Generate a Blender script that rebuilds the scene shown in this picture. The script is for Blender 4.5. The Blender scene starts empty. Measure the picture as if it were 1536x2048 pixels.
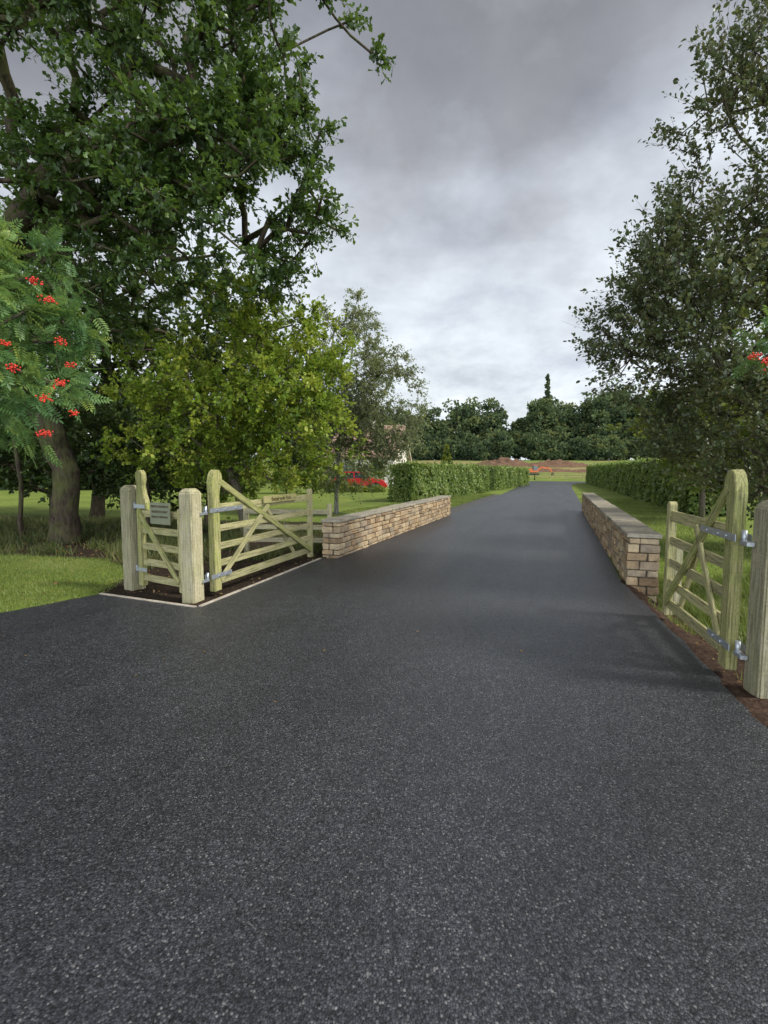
import bpy, bmesh, math, random
import numpy as np
from mathutils import Vector, Matrix, noise as mnoise
rng=np.random.default_rng(7); random.seed(7)
sc=bpy.context.scene
sc.view_settings.view_transform='Standard'
try: sc.view_settings.look='None'
except Exception: pass
sc.view_settings.exposure=0
COL=sc.collection
# ------------------------------------------------------------------ helpers
def link(o,parent=None):
    COL.objects.link(o)
    if parent is not None: o.parent=parent
    return o
def empty(name,loc=(0,0,0)):
    e=bpy.data.objects.new(name,None); e.location=loc; e.empty_display_size=.2
    COL.objects.link(e); bpy.context.view_layer.update(); return e
def np_mesh(name,V,F,mat,rnd=None,smooth=False,parent=None,mats=None,midx=None):
    V=np.ascontiguousarray(V,dtype=np.float32); F=np.ascontiguousarray(F,dtype=np.int32)
    M,k=F.shape
    me=bpy.data.meshes.new(name)
    me.vertices.add(len(V)); me.vertices.foreach_set('co',V.ravel())
    me.loops.add(M*k); me.loops.foreach_set('vertex_index',F.ravel())
    me.polygons.add(M); me.polygons.foreach_set('loop_start',np.arange(0,M*k,k,dtype=np.int32))
    if mats:
        for m in mats: me.materials.append(m)
        me.polygons.foreach_set('material_index',np.asarray(midx,dtype=np.int32))
    else: me.materials.append(mat)
    me.update(calc_edges=True)
    if rnd is not None:
        a=me.attributes.new('rnd','FLOAT','FACE'); a.data.foreach_set('value',np.asarray(rnd,dtype=np.float32))
    if smooth: me.polygons.foreach_set('use_smooth',np.ones(M,dtype=bool))
    o=bpy.data.objects.new(name,me); link(o,parent); return o
class NT:
    def __init__(s,name):
        s.m=bpy.data.materials.new(name); s.m.use_nodes=True; s.t=s.m.node_tree; s.t.nodes.clear()
        s.out=s.n('ShaderNodeOutputMaterial')
    def n(s,ty,**kw):
        nd=s.t.nodes.new(ty)
        for k,v in kw.items():
            if k.startswith('i_'):
                nd.inputs[k[2:].replace('_',' ')].default_value=v
            else: setattr(nd,k,v)
        return nd
    def l(s,a,b): s.t.links.new(a,b)
    def ramp(s,fac,stops,interp='LINEAR'):
        r=s.n('ShaderNodeValToRGB'); cr=r.color_ramp; cr.interpolation=interp
        while len(cr.elements)<len(stops): cr.elements.new(.5)
        for e,(p,c) in zip(cr.elements,stops):
            e.position=p; e.color=(c[0],c[1],c[2],1) if len(c)>=3 else (c[0],)*3+(1,)
        if fac is not None: s.l(fac,r.inputs[0])
        return r
    def mix(s,fac,a,b,blend='MIX'):
        m=s.n('ShaderNodeMix',data_type='RGBA',blend_type=blend)
        for sock,v in ((m.inputs[0],fac),(m.inputs[6],a),(m.inputs[7],b)):
            if hasattr(v,'is_output') or isinstance(v,bpy.types.NodeSocket): s.l(v,sock)
            elif isinstance(v,(int,float)): sock.default_value=v
            else: sock.default_value=(v[0],v[1],v[2],1)
        return m.outputs[2]
    def noise(s,vec,scale,detail=4,rough=.5,dist=0):
        n=s.n('ShaderNodeTexNoise'); n.inputs['Scale'].default_value=scale; n.inputs['Detail'].default_value=detail
        n.inputs['Roughness'].default_value=rough; n.inputs['Distortion'].default_value=dist
        if vec is not None: s.l(vec,n.inputs['Vector'])
        return n.outputs['Fac']
    def mapping(s,vec,scale):
        m=s.n('ShaderNodeMapping'); m.inputs['Scale'].default_value=scale; s.l(vec,m.inputs['Vector']); return m.outputs[0]
    def bump(s,h,strength,dist,normal=None):
        b=s.n('ShaderNodeBump'); b.inputs['Strength'].default_value=strength; b.inputs['Distance'].default_value=dist
        s.l(h,b.inputs['Height'])
        if normal is not None: s.l(normal,b.inputs['Normal'])
        return b.outputs[0]
    def bsdf(s,col,rough=.7,spec=.3,metal=0,normal=None):
        b=s.n('ShaderNodeBsdfPrincipled')
        for k,v in (('Base Color',col),('Roughness',rough)):
            if isinstance(v,bpy.types.NodeSocket): s.l(v,b.inputs[k])
            elif isinstance(v,(int,float)): b.inputs[k].default_value=v
            else: b.inputs[k].default_value=(v[0],v[1],v[2],1)
        b.inputs['Specular IOR Level'].default_value=spec; b.inputs['Metallic'].default_value=metal
        if normal is not None: s.l(normal,b.inputs['Normal'])
        return b.outputs[0]
    def fin(s,sh): s.l(sh,s.out.inputs['Surface']); return s.m
def simple(name,col,rough=.6,spec=.4,metal=0,var=.15,scale=8):
    t=NT(name); tc=t.n('ShaderNodeTexCoord').outputs['Object']
    n=t.noise(tc,scale,5,.6)
    c=t.ramp(n,[(.3,[x*(1-var) for x in col]),(.7,[min(1,x*(1+var)) for x in col])]).outputs[0]
    return t.fin(t.bsdf(c,rough,spec,metal,t.bump(n,.15,.01)))
def leafmat(name,cols,trans=.35,tcol=(.22,.32,.03),rough=.45,spec=.35):
    t=NT(name); a=t.n('ShaderNodeAttribute',attribute_name='rnd')
    st=[(i/(len(cols)-1),c) for i,c in enumerate(cols)]
    c=t.ramp(a.outputs['Fac'],st).outputs[0]
    b=t.bsdf(c,rough,spec)
    tr=t.n('ShaderNodeBsdfTranslucent'); t.l(t.mix(.5,c,tcol),tr.inputs['Color'])
    m=t.n('ShaderNodeMixShader'); m.inputs[0].default_value=trans; t.l(b,m.inputs[1]); t.l(tr.outputs[0],m.inputs[2])
    return t.fin(m.outputs[0])
# ------------------------------------------------------------------ materials
def mk_asphalt():
    t=NT('asphalt'); tc=t.n('ShaderNodeTexCoord').outputs['Object']
    wn=t.n('ShaderNodeTexNoise'); wn.inputs['Scale'].default_value=60; t.l(tc,wn.inputs['Vector'])
    vm=t.n('ShaderNodeVectorMath',operation='MULTIPLY_ADD'); t.l(wn.outputs['Color'],vm.inputs[0]); vm.inputs[1].default_value=(.006,)*3; t.l(tc,vm.inputs[2])
    v=t.n('ShaderNodeTexVoronoi'); v.inputs['Scale'].default_value=122; v.inputs['Randomness'].default_value=1; t.l(vm.outputs[0],v.inputs['Vector'])
    sep=t.n('ShaderNodeSeparateColor'); t.l(v.outputs['Color'],sep.inputs[0])
    c=t.ramp(sep.outputs[0],[(0,(.010,.011,.014)),(.45,(.024,.026,.032)),(.85,(.047,.051,.059)),(.96,(.085,.086,.09)),(1,(.15,.148,.145))]).outputs[0]
    gap=t.ramp(v.outputs['Distance'],[(.35,(1,1,1)),(.75,(.2,.2,.22))]).outputs[0]
    c=t.mix(1,c,gap,'MULTIPLY')
    big=t.noise(tc,.7,5,.6,.4)
    c=t.mix(1,c,t.ramp(big,[(.3,(.80,.80,.82)),(.7,(1.25,1.25,1.25))]).outputs[0],'MULTIPLY')
    mp0=t.n('ShaderNodeMapping'); mp0.inputs['Rotation'].default_value=(0,0,math.radians(19.4)); t.l(tc,mp0.inputs['Vector'])
    lane=t.noise(t.mapping(mp0.outputs[0],(2.0,.16,1)),1.0,3,.5)
    c=t.mix(1,c,t.ramp(lane,[(.3,(.9,)*3),(.7,(1.1,)*3)]).outputs[0],'MULTIPLY')
    mid=t.noise(tc,9,4,.6)
    c=t.mix(1,c,t.ramp(mid,[(.3,(.82,.82,.82)),(.7,(1.18,1.18,1.18))]).outputs[0],'MULTIPLY')
    h=t.n('ShaderNodeMath',operation='MULTIPLY'); t.l(v.outputs['Distance'],h.inputs[0]); h.inputs[1].default_value=-1
    h2=t.n('ShaderNodeMath',operation='ADD'); t.l(h.outputs[0],h2.inputs[0]); t.l(sep.outputs[1],h2.inputs[1])
    nb=t.bump(h2.outputs[0],.6,.0035)
    nb=t.bump(mid,.2,.008,nb)
    rr=t.ramp(sep.outputs[2],[(0,(.32,)*3),(1,(.56,)*3)]).outputs[0]
    rr=t.mix(1,rr,t.ramp(lane,[(.3,(.92,)*3),(.7,(1.08,)*3)]).outputs[0],'MULTIPLY')
    return t.fin(t.bsdf(c,rr,.7,0,nb))
def mk_grass():
    t=NT('grass_ground'); tc=t.n('ShaderNodeTexCoord').outputs['Object']
    n1=t.noise(tc,.35,5,.6); n2=t.noise(tc,14,6,.7); n3=t.noise(tc,2.2,4,.6)
    c=t.ramp(n2,[(.25,(.050,.078,.015)),(.5,(.115,.17,.030)),(.75,(.19,.245,.05))]).outputs[0]
    c=t.mix(t.ramp(n3,[(.45,(0,)*3),(.7,(.5,)*3)]).outputs[0],c,(.22,.21,.07))
    c=t.mix(1,c,t.ramp(n1,[(.3,(.7,.72,.65)),(.7,(1.3,1.25,1.1))]).outputs[0],'MULTIPLY')
    sp=t.n('ShaderNodeSeparateXYZ'); t.l(tc,sp.inputs[0])
    mr=t.n('ShaderNodeMapRange'); t.l(sp.outputs[1],mr.inputs[0]); mr.inputs[1].default_value=84; mr.inputs[2].default_value=96
    ff=t.noise(t.mapping(tc,(.4,1.2,1)),.12,6,.7)
    fc=t.ramp(ff,[(.35,(.10,.16,.03)),(.48,(.16,.19,.05)),(.58,(.24,.17,.09)),(.68,(.15,.18,.05)),(.8,(.10,.15,.03))]).outputs[0]
    c=t.mix(mr.outputs[0],c,fc)
    return t.fin(t.bsdf(c,.9,.15,0,t.bump(n2,.6,.03)))
def mk_soil(name,c1,c2,c3):
    t=NT(name); tc=t.n('ShaderNodeTexCoord').outputs['Object']
    n=t.noise(tc,22,7,.7); n2=t.noise(tc,3,4,.6)
    c=t.ramp(n,[(.3,c1),(.55,c2),(.75,c3)]).outputs[0]
    c=t.mix(1,c,t.ramp(n2,[(.3,(.7,)*3),(.7,(1.2,)*3)]).outputs[0],'MULTIPLY')
    return t.fin(t.bsdf(c,.95,.1,0,t.bump(n,1,.03)))
def mk_wood(name,base,green,dark,amt=.5):
    t=NT(name); tc=t.n('ShaderNodeTexCoord').outputs['Object']
    oi=t.n('ShaderNodeObjectInfo')
    vm=t.n('ShaderNodeVectorMath',operation='ADD'); t.l(tc,vm.inputs[0]); t.l(oi.outputs['Random'],vm.inputs[1])
    g=t.noise(t.mapping(vm.outputs[0],(2.2,45,45)),1.5,6,.65,.3)
    m=t.noise(vm.outputs[0],5,5,.65); f=t.noise(vm.outputs[0],60,3,.6)
    c=t.mix(t.ramp(m,[(.38,(0,)*3),(.62,(amt,)*3)]).outputs[0],base,green)
    c=t.mix(t.ramp(g,[(.36,(.9,)*3),(.55,(0,)*3)]).outputs[0],c,dark)
    c=t.mix(1,c,t.ramp(f,[(.3,(.78,)*3),(.7,(1.15,)*3)]).outputs[0],'MULTIPLY')
    c=t.mix(1,c,t.ramp(oi.outputs['Random'],[(0,(.78,.78,.78)),(1,(1.12,1.10,1.05))]).outputs[0],'MULTIPLY')
    return t.fin(t.bsdf(c,.85,.2,0,t.bump(g,.6,.006)))
def mk_stone(name,cols,lichen=(.30,.30,.22),la=.6):
    t=NT(name); tc=t.n('ShaderNodeTexCoord').outputs['Object']
    a=t.n('ShaderNodeAttribute',attribute_name='rnd')
    c=t.ramp(a.outputs['Fac'],[(i/(len(cols)-1),k) for i,k in enumerate(cols)]).outputs[0]
    n=t.noise(tc,9,6,.7); n2=t.noise(tc,55,5,.7); n3=t.noise(tc,3.5,5,.7)
    c=t.mix(1,c,t.ramp(n,[(.3,(.62,.62,.64)),(.7,(1.25,1.2,1.12))]).outputs[0],'MULTIPLY')
    c=t.mix(1,c,t.ramp(n2,[(.3,(.75,)*3),(.7,(1.2,)*3)]).outputs[0],'MULTIPLY')
    c=t.mix(t.ramp(n3,[(.52,(0,)*3),(.66,(la,)*3)]).outputs[0],c,lichen)
    return t.fin(t.bsdf(c,.9,.15,0,t.bump(n2,.6,.008,t.bump(n,.6,.025))))
def mk_bark(name,c1,c2,moss=(.10,.12,.03),ma=.5):
    t=NT(name); tc=t.n('ShaderNodeTexCoord').outputs['Object']
    g=t.noise(t.mapping(tc,(14,14,3)),1.4,6,.7,.5); m=t.noise(tc,2.5,4,.6)
    c=t.ramp(g,[(.35,c1),(.65,c2)]).outputs[0]
    c=t.mix(t.ramp(m,[(.45,(0,)*3),(.65,(ma,)*3)]).outputs[0],c,moss)
    return t.fin(t.bsdf(c,.95,.1,0,t.bump(g,1,.03)))
ASPH=mk_asphalt(); GRASS=mk_grass()
SOIL=mk_soil('soil',(.022,.014,.010),(.065,.040,.027),(.14,.088,.06))
DSOIL=mk_soil('dark_soil',(.014,.010,.008),(.040,.028,.019),(.09,.068,.040))
GRAVEL=mk_soil('gravel',(.04,.04,.04),(.10,.10,.095),(.22,.21,.20))
WOOD=mk_wood('weathered_oak',(.40,.365,.21),(.31,.32,.12),(.14,.13,.07),.6)
WOODG=mk_wood('mossy_oak',(.38,.355,.17),(.27,.31,.08),(.13,.13,.06),.75)
POSTW=mk_wood('post_wood',(.40,.365,.25),(.31,.31,.16),(.17,.155,.10),.6)
SIGNW=mk_wood('sign_wood',(.36,.32,.16),(.29,.30,.10),(.18,.16,.07),.7)
STONE=mk_stone('sandstone',[(.20,.14,.085),(.34,.25,.155),(.43,.325,.20),(.25,.205,.155),(.47,.38,.25),(.36,.25,.14)],(.32,.31,.24),.35)
COPE=mk_stone('coping_stone',[(.26,.24,.19),(.34,.31,.25),(.22,.21,.18)],(.22,.24,.14))
MORTAR=mk_soil('mortar',(.07,.058,.045),(.11,.09,.07),(.16,.135,.10))
EDGE=simple('edging_stone',(.36,.32,.26),.8,.2,0,.25,12)
GALV=simple('galvanised_steel',(.42,.45,.48),.45,.5,.75,.15,30)
BARK=mk_bark('oak_bark',(.028,.022,.016),(.095,.075,.055))
BARKL=mk_bark('grey_bark',(.06,.05,.04),(.15,.13,.10))
BIRCHB=mk_bark('birch_bark',(.10,.09,.08),(.42,.40,.36),(.2,.2,.15),.3)
L_OAK=leafmat('oak_leaves',[(.018,.036,.011),(.036,.072,.017),(.070,.125,.027),(.15,.21,.045)],.30,(.18,.29,.03),.38,.5)
L_ROWAN=leafmat('rowan_leaves',[(.045,.10,.035),(.08,.165,.055),(.13,.23,.07),(.24,.30,.06)],.36,(.24,.38,.07))
L_MAPLE=leafmat('hawthorn_leaves',[(.050,.10,.014),(.13,.205,.022),(.21,.30,.032),(.33,.35,.05)],.42,(.40,.50,.05))
L_BIRCH=leafmat('birch_leaves',[(.08,.11,.05),(.145,.18,.08),(.21,.24,.10),(.28,.29,.11)],.40,(.32,.36,.10))
L_CRAB=leafmat('crab_leaves',[(.032,.046,.024),(.060,.085,.036),(.10,.13,.052),(.16,.14,.065)],.32,(.22,.24,.06),.36,.55)
L_BUSH=leafmat('shrub_leaves',[(.04,.07,.014),(.095,.14,.022),(.17,.21,.028),(.25,.24,.04)],.38,(.32,.38,.03))
L_HEDGE=leafmat('hedge_leaves',[(.06,.10,.020),(.12,.185,.035),(.185,.25,.06),(.28,.32,.10)],.33,(.26,.36,.05))
L_DARK=leafmat('dark_leaves',[(.018,.034,.011),(.032,.057,.016),(.056,.094,.022),(.10,.14,.03)],.28,(.14,.22,.03))
L_FAR=leafmat('far_leaves',[(.034,.055,.032),(.062,.090,.043),(.095,.132,.054),(.16,.17,.06)],.25,(.16,.2,.06),.8,.1)
L_GRASS=leafmat('grass_blades',[(.07,.105,.022),(.13,.175,.038),(.19,.235,.06),(.29,.28,.11)],.36,(.28,.36,.06))
L_UNDER=leafmat('undergrowth',[(.03,.045,.012),(.06,.085,.018),(.11,.12,.035),(.2,.17,.07)],.3,(.15,.2,.04))
L_DRY=leafmat('litter',[(.10,.05,.02),(.20,.11,.04),(.30,.22,.07)],.1,(.3,.2,.05))
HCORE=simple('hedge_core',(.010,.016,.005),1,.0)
BERRY=simple('berries',(.50,.025,.010),.35,.45,0,.2,40)
# ------------------------------------------------------------------ geometry helpers
D=np.array([.333,.943]); D/=np.linalg.norm(D); Nn=np.array([D[1],-D[0]])
def st(s,t): p=D*s+Nn*t; return (float(p[0]),float(p[1]))
def sstep(a,b,x):
    k=np.clip((x-a)/(b-a),0,1); return k*k*(3-2*k)
def hgt(x,y):
    x=np.asarray(x,float); y=np.asarray(y,float)
    z=4.2*sstep(82,132,y)
    d=(x-2.35)*.97-(y-2.87)*.244
    z=z-.26*sstep(0.0,.55,d)*sstep(3.6,5.6,y)*(1-sstep(7.2,9.0,y))*(1-sstep(2.0,4.5,d))
    return z
def inpoly(x,y,poly):
    x=np.asarray(x);y=np.asarray(y); ins=np.zeros(x.shape,bool); n=len(poly)
    for i in range(n):
        x1,y1=poly[i];x2,y2=poly[(i+1)%n]
        c=((y1>y)!=(y2>y))&(x<(x2-x1)*(y-y1)/((y2-y1)+1e-12)+x1)
        ins^=c
    return ins
def frame(u,up=Vector((0,0,1))):
    u=Vector(u).normalized(); w=up.cross(u)
    if w.length<1e-4: w=Vector((0,1,0)).cross(u)
    w.normalize(); v=u.cross(w); return u,w,v
def box_mesh(name,L,W,H,mat,bev=.006,jit=0):
    bm=bmesh.new(); bmesh.ops.create_cube(bm,size=1)
    for v in bm.verts: v.co=Vector((v.co.x*L,v.co.y*W,v.co.z*H))
    if bev>0: bmesh.ops.bevel(bm,geom=bm.edges[:],offset=bev,segments=2,affect='EDGES')
    me=bpy.data.meshes.new(name); bm.to_mesh(me); bm.free(); me.materials.append(mat); return me
def beam(name,p0,p1,thick,deep,mat,parent=None,wdir=None,bev=.006):
    p0=Vector(p0);p1=Vector(p1); u=(p1-p0); L=u.length
    u.normalize()
    if wdir is None: u,w,v=frame(u)
    else:
        w=Vector(wdir).normalized(); w=(w-u*w.dot(u)).normalized(); v=u.cross(w)
    me=box_mesh(name,L,thick,deep,mat,bev)
    o=bpy.data.objects.new(name,me); c=(p0+p1)/2
    M=Matrix(((u.x,w.x,v.x,c.x),(u.y,w.y,v.y,c.y),(u.z,w.z,v.z,c.z),(0,0,0,1)))
    link(o)
    if parent is not None:
        o.parent=parent; o.matrix_parent_inverse=parent.matrix_world.inverted()
    o.matrix_world=M
    return o
def prism(name,pts,thick,origin,u,mat,parent=None,bev=.006):
    u=Vector((u[0],u[1],0)).normalized(); w=Vector((0,0,1)).cross(u)
    bm=bmesh.new()
    a=[bm.verts.new((p[1],-thick/2,p[0])) for p in pts]; f=bm.faces.new(a)
    r=bmesh.ops.extrude_face_region(bm,geom=[f])
    for v in r['geom']:
        if isinstance(v,bmesh.types.BMVert): v.co.y+=thick
    bmesh.ops.recalc_face_normals(bm,faces=bm.faces[:])
    if bev>0: bmesh.ops.bevel(bm,geom=bm.edges[:],offset=bev,segments=2,affect='EDGES')
    bmesh.ops.recalc_face_normals(bm,faces=bm.faces[:])
    me=bpy.data.meshes.new(name); bm.to_mesh(me); bm.free(); me.materials.append(mat)
    o=bpy.data.objects.new(name,me); link(o)
    z=Vector((0,0,1))
    M=Matrix(((z.x,w.x,u.x,origin[0]),(z.y,w.y,u.y,origin[1]),(z.z,w.z,u.z,origin[2]),(0,0,0,1)))
    if parent is not None:
        o.parent=parent; o.matrix_parent_inverse=parent.matrix_world.inverted()
    o.matrix_world=M; return o
def cyl(name,p0,p1,r,mat,parent=None,seg=16):
    p0=Vector(p0);p1=Vector(p1);u=p1-p0
    bm=bmesh.new(); bmesh.ops.create_cone(bm,cap_ends=True,segments=seg,radius1=r,radius2=r,depth=u.length)
    me=bpy.data.meshes.new(name); bm.to_mesh(me); bm.free(); me.materials.append(mat)
    for p in me.polygons: p.use_smooth=len(p.vertices)==4
    o=bpy.data.objects.new(name,me); link(o)
    M=Matrix.Translation((p0+p1)/2)@u.to_track_quat('Z','Y').to_matrix().to_4x4()
    if parent is not None: o.parent=parent; o.matrix_parent_inverse=parent.matrix_world.inverted()
    o.matrix_world=M; return o
# leaves -------------------------------------------------------------
def leaf_tpl(w=.5,fold=.10,ob=.0):
    V=np.array([[0,0,0],[-w*.42,.30,fold],[-w*.46,.66+ob,fold],[0,1,0],[w*.46,.66+ob,fold],[w*.42,.30,fold]],float)
    F=np.array([[0,3,2,1],[0,5,4,3]]); return V,F
def oak_tpl():
    V=np.array([[0,0,0],[-.14,.34,.05],[-.10,.46,.03],[-.29,.70,.08],[0,1,-.04],[.29,.70,.08],[.10,.46,.03],[.14,.34,.05],[0,.48,0]],float)
    return V,np.array([[0,8,2,1],[8,4,3,2],[0,7,6,8],[8,6,5,4]])
def rowan_tpl(n=6):
    V=[];F=[]
    def lf(b,ax,L,w):
        ax=np.array(ax,float);ax/=np.linalg.norm(ax); sd=np.array([ax[1],-ax[0],0]); b=np.array(b,float); k=len(V)
        V.extend([b,b+ax*L*.5+sd*w,b+ax*L+np.array([0,0,-.03]),b+ax*L*.5-sd*w]); F.append([k,k+1,k+2,k+3])
    for i in range(n):
        y=.2+.7*i/(n-1); L=.36*(1-.35*abs(i/(n-1)-.4)); z=-.12*(y**2)
        lf((0,y,z),(1,.45,-.1),L,.055); lf((0,y,z),(-1,.45,-.1),L,.055)
    lf((0,.93,-.1),(0,1,-.2),.32,.055)
    k=len(V); V.extend([np.array([-.008,0,0]),np.array([.008,0,0]),np.array([.008,.95,-.11]),np.array([-.008,.95,-.11])]); F.append([k,k+1,k+2,k+3])
    return np.array(V),np.array(F)
def unit(a): return a/(np.linalg.norm(a,axis=-1,keepdims=True)+1e-9)
def leafgeo(P,A,Nrm,S,tpl,rnd):
    TV,TF=tpl; n=len(P); k=len(TV)
    A=unit(A); B=unit(np.cross(A,Nrm)); N2=np.cross(B,A)
    V=P[:,None,:]+S[:,None,None]*(TV[None,:,0:1]*B[:,None,:]+TV[None,:,1:2]*A[:,None,:]+TV[None,:,2:3]*N2[:,None,:])
    F=TF[None]+ (np.arange(n)*k)[:,None,None]
    return V.reshape(-1,3),F.reshape(-1,TF.shape[1]),np.repeat(rnd,len(TF))
def tubes(P0,P1,R0,R1,D0,D1,seg=5):
    n=len(P0); ref=np.array([.31,.22,.92])
    def ring(P,Dr,R):
        Dr=unit(Dr); a=unit(np.cross(Dr,ref)); b=np.cross(Dr,a)
        th=np.arange(seg)/seg*2*np.pi
        return P[:,None,:]+R[:,None,None]*(np.cos(th)[None,:,None]*a[:,None,:]+np.sin(th)[None,:,None]*b[:,None,:])
    V=np.concatenate([ring(P0,D0,R0),ring(P1,D1,R1)],axis=1).reshape(-1,3)
    i=np.arange(seg); j=(i+1)%seg
    f=np.stack([i,j,j+seg,i+seg],1)
    F=(f[None]+(np.arange(n)*2*seg)[:,None,None]).reshape(-1,4)
    return V,F
def make_tree(name,trunk,ells,bark,leaf,tpl,lsize,twigs=8,lpt=9,twl=.5,r0=.006,trunk_r=None,seed=1,gap=.0,upb=.3,droop=.2,culln=.55,stepl=.35,spread=1.0,lightvar=.5,pw=2.15):
    R=np.random.default_rng(seed)
    pos=[];par=[]
    for i,p in enumerate(trunk):
        p=np.array(p,float)
        if i==0: pos.append(p);par.append(-1)
        else:
            a=pos[-1]; n=max(2,int(np.linalg.norm(p-a)/stepl))
            for k in range(1,n+1):
                q=a+(p-a)*k/n+(R.normal(0,.03,3) if k<n else 0)
                pos.append(q);par.append(len(pos)-2)
    ntr=len(pos)
    att=[];cen=[]
    for (c,r,n) in ells:
        c=np.array(c,float);r=np.array(r,float);m=0;tries=0
        while m<n and tries<n*6:
            tries+=1
            d=unit(R.normal(size=3)); q=d*(R.random()**.33)
            p=c+q*r*(1+R.normal(0,.07))
            if gap>-1 and mnoise.noise(Vector(p*culln)+Vector((seed*3.1,0,0)))<gap-.25: continue
            att.append(p);cen.append(c);m+=1
    att=np.array(att);cen=np.array(cen)
    T=np.array(pos)
    start=max(1,int(ntr*.35))
    dist=np.min(np.linalg.norm(att[:,None]-T[None,start:],axis=2),axis=1)
    order=np.argsort(dist); tips=[];tdir=[]
    PA=np.zeros((60000,3)); PA[:ntr]=T; cnt=ntr
    for ai in order:
        a=att[ai]
        dd=np.linalg.norm(PA[start:cnt]-a,axis=1)+.35*np.maximum(0,PA[start:cnt,2]-a[2])
        j=int(np.argmin(dd))+start; b=PA[j].copy(); L=np.linalg.norm(a-b)
        n=max(1,int(L/stepl)); side=R.normal(0,.10*L,3); side[2]+=.07*L
        last=j
        for k in range(1,n+1):
            f=k/n; q=b+(a-b)*f+side*math.sin(f*math.pi)+(R.normal(0,.03*min(L,1),3) if k<n else 0)
            pos.append(q);par.append(last);PA[cnt]=q;last=cnt;cnt+=1
        tips.append(a);tdir.append((a-b)/(L+1e-6))
    pos=np.array(pos);par=np.array(par);n=len(pos)
    acc=np.zeros(n);hasc=np.zeros(n,bool); rad=np.zeros(n)
    for i in range(n-1,-1,-1):
        rad[i]=(acc[i] if hasc[i] else r0**pw)**(1/pw)
        if par[i]>=0: acc[par[i]]+=rad[i]**pw;hasc[par[i]]=True
    if trunk_r: rad*= trunk_r/rad[0]; rad=np.maximum(rad,r0*.8)
    rad[:3]*=np.array([1.35,1.12,1.03])[:len(rad[:3])]
    idx=np.arange(1,n); p=par[1:]
    dr=np.zeros((n,3)); dr[1:]=pos[1:]-pos[p]; dr[0]=dr[1]
    ang=(unit(dr[1:])*unit(dr[p])).sum(1)
    cont=(ang>.5)&(rad[1:]>.5*rad[p])
    d0=np.where(cont[:,None],dr[p],dr[1:]); r_0=np.where(cont,rad[p],np.minimum(rad[p],rad[1:]*1.25))
    V,F=tubes(pos[p],pos[1:],r_0,rad[1:],d0,dr[1:],8)
    tips=np.array(tips);tdir=np.array(tdir); cen=cen[order]; m=len(tips)
    out=unit(tips-cen)
    TD=unit(np.repeat(out*.7+tdir*.5,twigs,0)+R.normal(0,.75*spread,(m*twigs,3))+np.array([0,0,upb]))
    TP=np.repeat(tips,twigs,0)-TD*0.05; TL=twl*R.uniform(.4,1.15,m*twigs)
    TE=TP+TD*TL[:,None]; TM=(TP+TE)/2+R.normal(0,.06*twl,(m*twigs,3)); TE[:,2]-=droop*TL*.5
    rr=np.full(m*twigs,r0*.75)
    V1,F1=tubes(TP,TM,rr,rr*.7,TM-TP,TM-TP,3); V2,F2=tubes(TM,TE,rr*.7,rr*.3,TE-TM,TE-TM,3)
    e=empty(name,tuple(trunk[0]))
    def ch(o): o.matrix_parent_inverse=e.matrix_world.inverted(); return o
    VV=np.concatenate([V,V1,V2]);FF=np.concatenate([F,F1+len(V),F2+len(V)+len(V1)])
    ch(np_mesh('trunk_and_limbs',VV,FF,bark,smooth=True,parent=e))
    nl=m*twigs*lpt
    f=R.uniform(.08,1.02,nl)**.8; ti=np.repeat(np.arange(m*twigs),lpt)
    P=np.where((f<.5)[:,None],TP[ti]+(TM[ti]-TP[ti])*(f*2)[:,None],TM[ti]+(TE[ti]-TM[ti])*(f*2-1)[:,None])
    P=P+R.normal(0,.02,(nl,3))
    A=TD[ti]*.7+R.normal(0,.7,(nl,3))+np.array([0,0,-droop]); Nr=R.normal(0,.55,(nl,3))+np.array([0,0,1.])
    S=lsize*R.uniform(.55,1.25,nl)
    cr=np.repeat(R.random(m),twigs*lpt); hi=np.clip((P[:,2]-P[:,2].min())/(np.ptp(P[:,2])+.01),0,1)
    rn=np.clip(lightvar*cr*.8+.5*R.random(nl)+.1*hi-.05+(R.random(nl)>.985)*.4,0,1)
    V,F,rn=leafgeo(P,A,Nr,S,tpl,rn)
    ch(np_mesh('leaves',V,F,leaf,rnd=rn,parent=e))
    return e
# ------------------------------------------------------------------ ground & road
def axis(lo,a,b,hi,fine,grow=1.25):
    m=list(np.arange(a,b+fine,fine)); s=fine;x=a;l=[]
    while x>lo: s*=grow;x-=s;l.append(x)
    s=fine;x=m[-1];r=[]
    while x<hi: s*=grow;x+=s;r.append(x)
    return np.array(l[::-1]+m+r)
left=[(-40,-12),(-40,-6),(-20,-1.2),(-12,1.2),(-8,3.0),(-5.6,4.45),(-4.28,5.46),(-3.63,6.34),(-2.17,5.70),(-1.155,8.92),(-.86,8.90)]
left+= [st(17.6,-3.72),st(22,-3.66),st(33,-3.66),st(45,-3.75),st(56,-4.1),st(62,-5.2),st(65,-9),st(66,-16),st(72,-16),st(73,-6)]
right=[st(75,-2),st(74,4),st(68,3.0),st(62,1.6),st(56,1.05),st(45,.95),st(30,.95),st(21,.95),(3.36,6.96),(3.1,5.80),(2.72,4.3),(2.33,2.87),(2.0,1.2),(2.2,-1),(4,-5),(9,-12)]
ROADP=left+right
SOILR=[(1.8,1.0),(2.2,2.87),(3.0,5.80),(3.3,7.0),(3.55,7.3),(4.3,7.3),(3.9,5.5),(3.55,3.5),(3.2,1.0)]
SOILL=[(-3.75,6.45),(-2.12,5.65),(-1.1,8.95),(-.9,9.2),(.2,12),(.6,14.5),(-3,15.5),(-8,16.5),(-16,17.5),(-16,11.5),(-11,10.1),(-8,9.6),(-5,8.9),(-3.9,7.8)]
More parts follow.
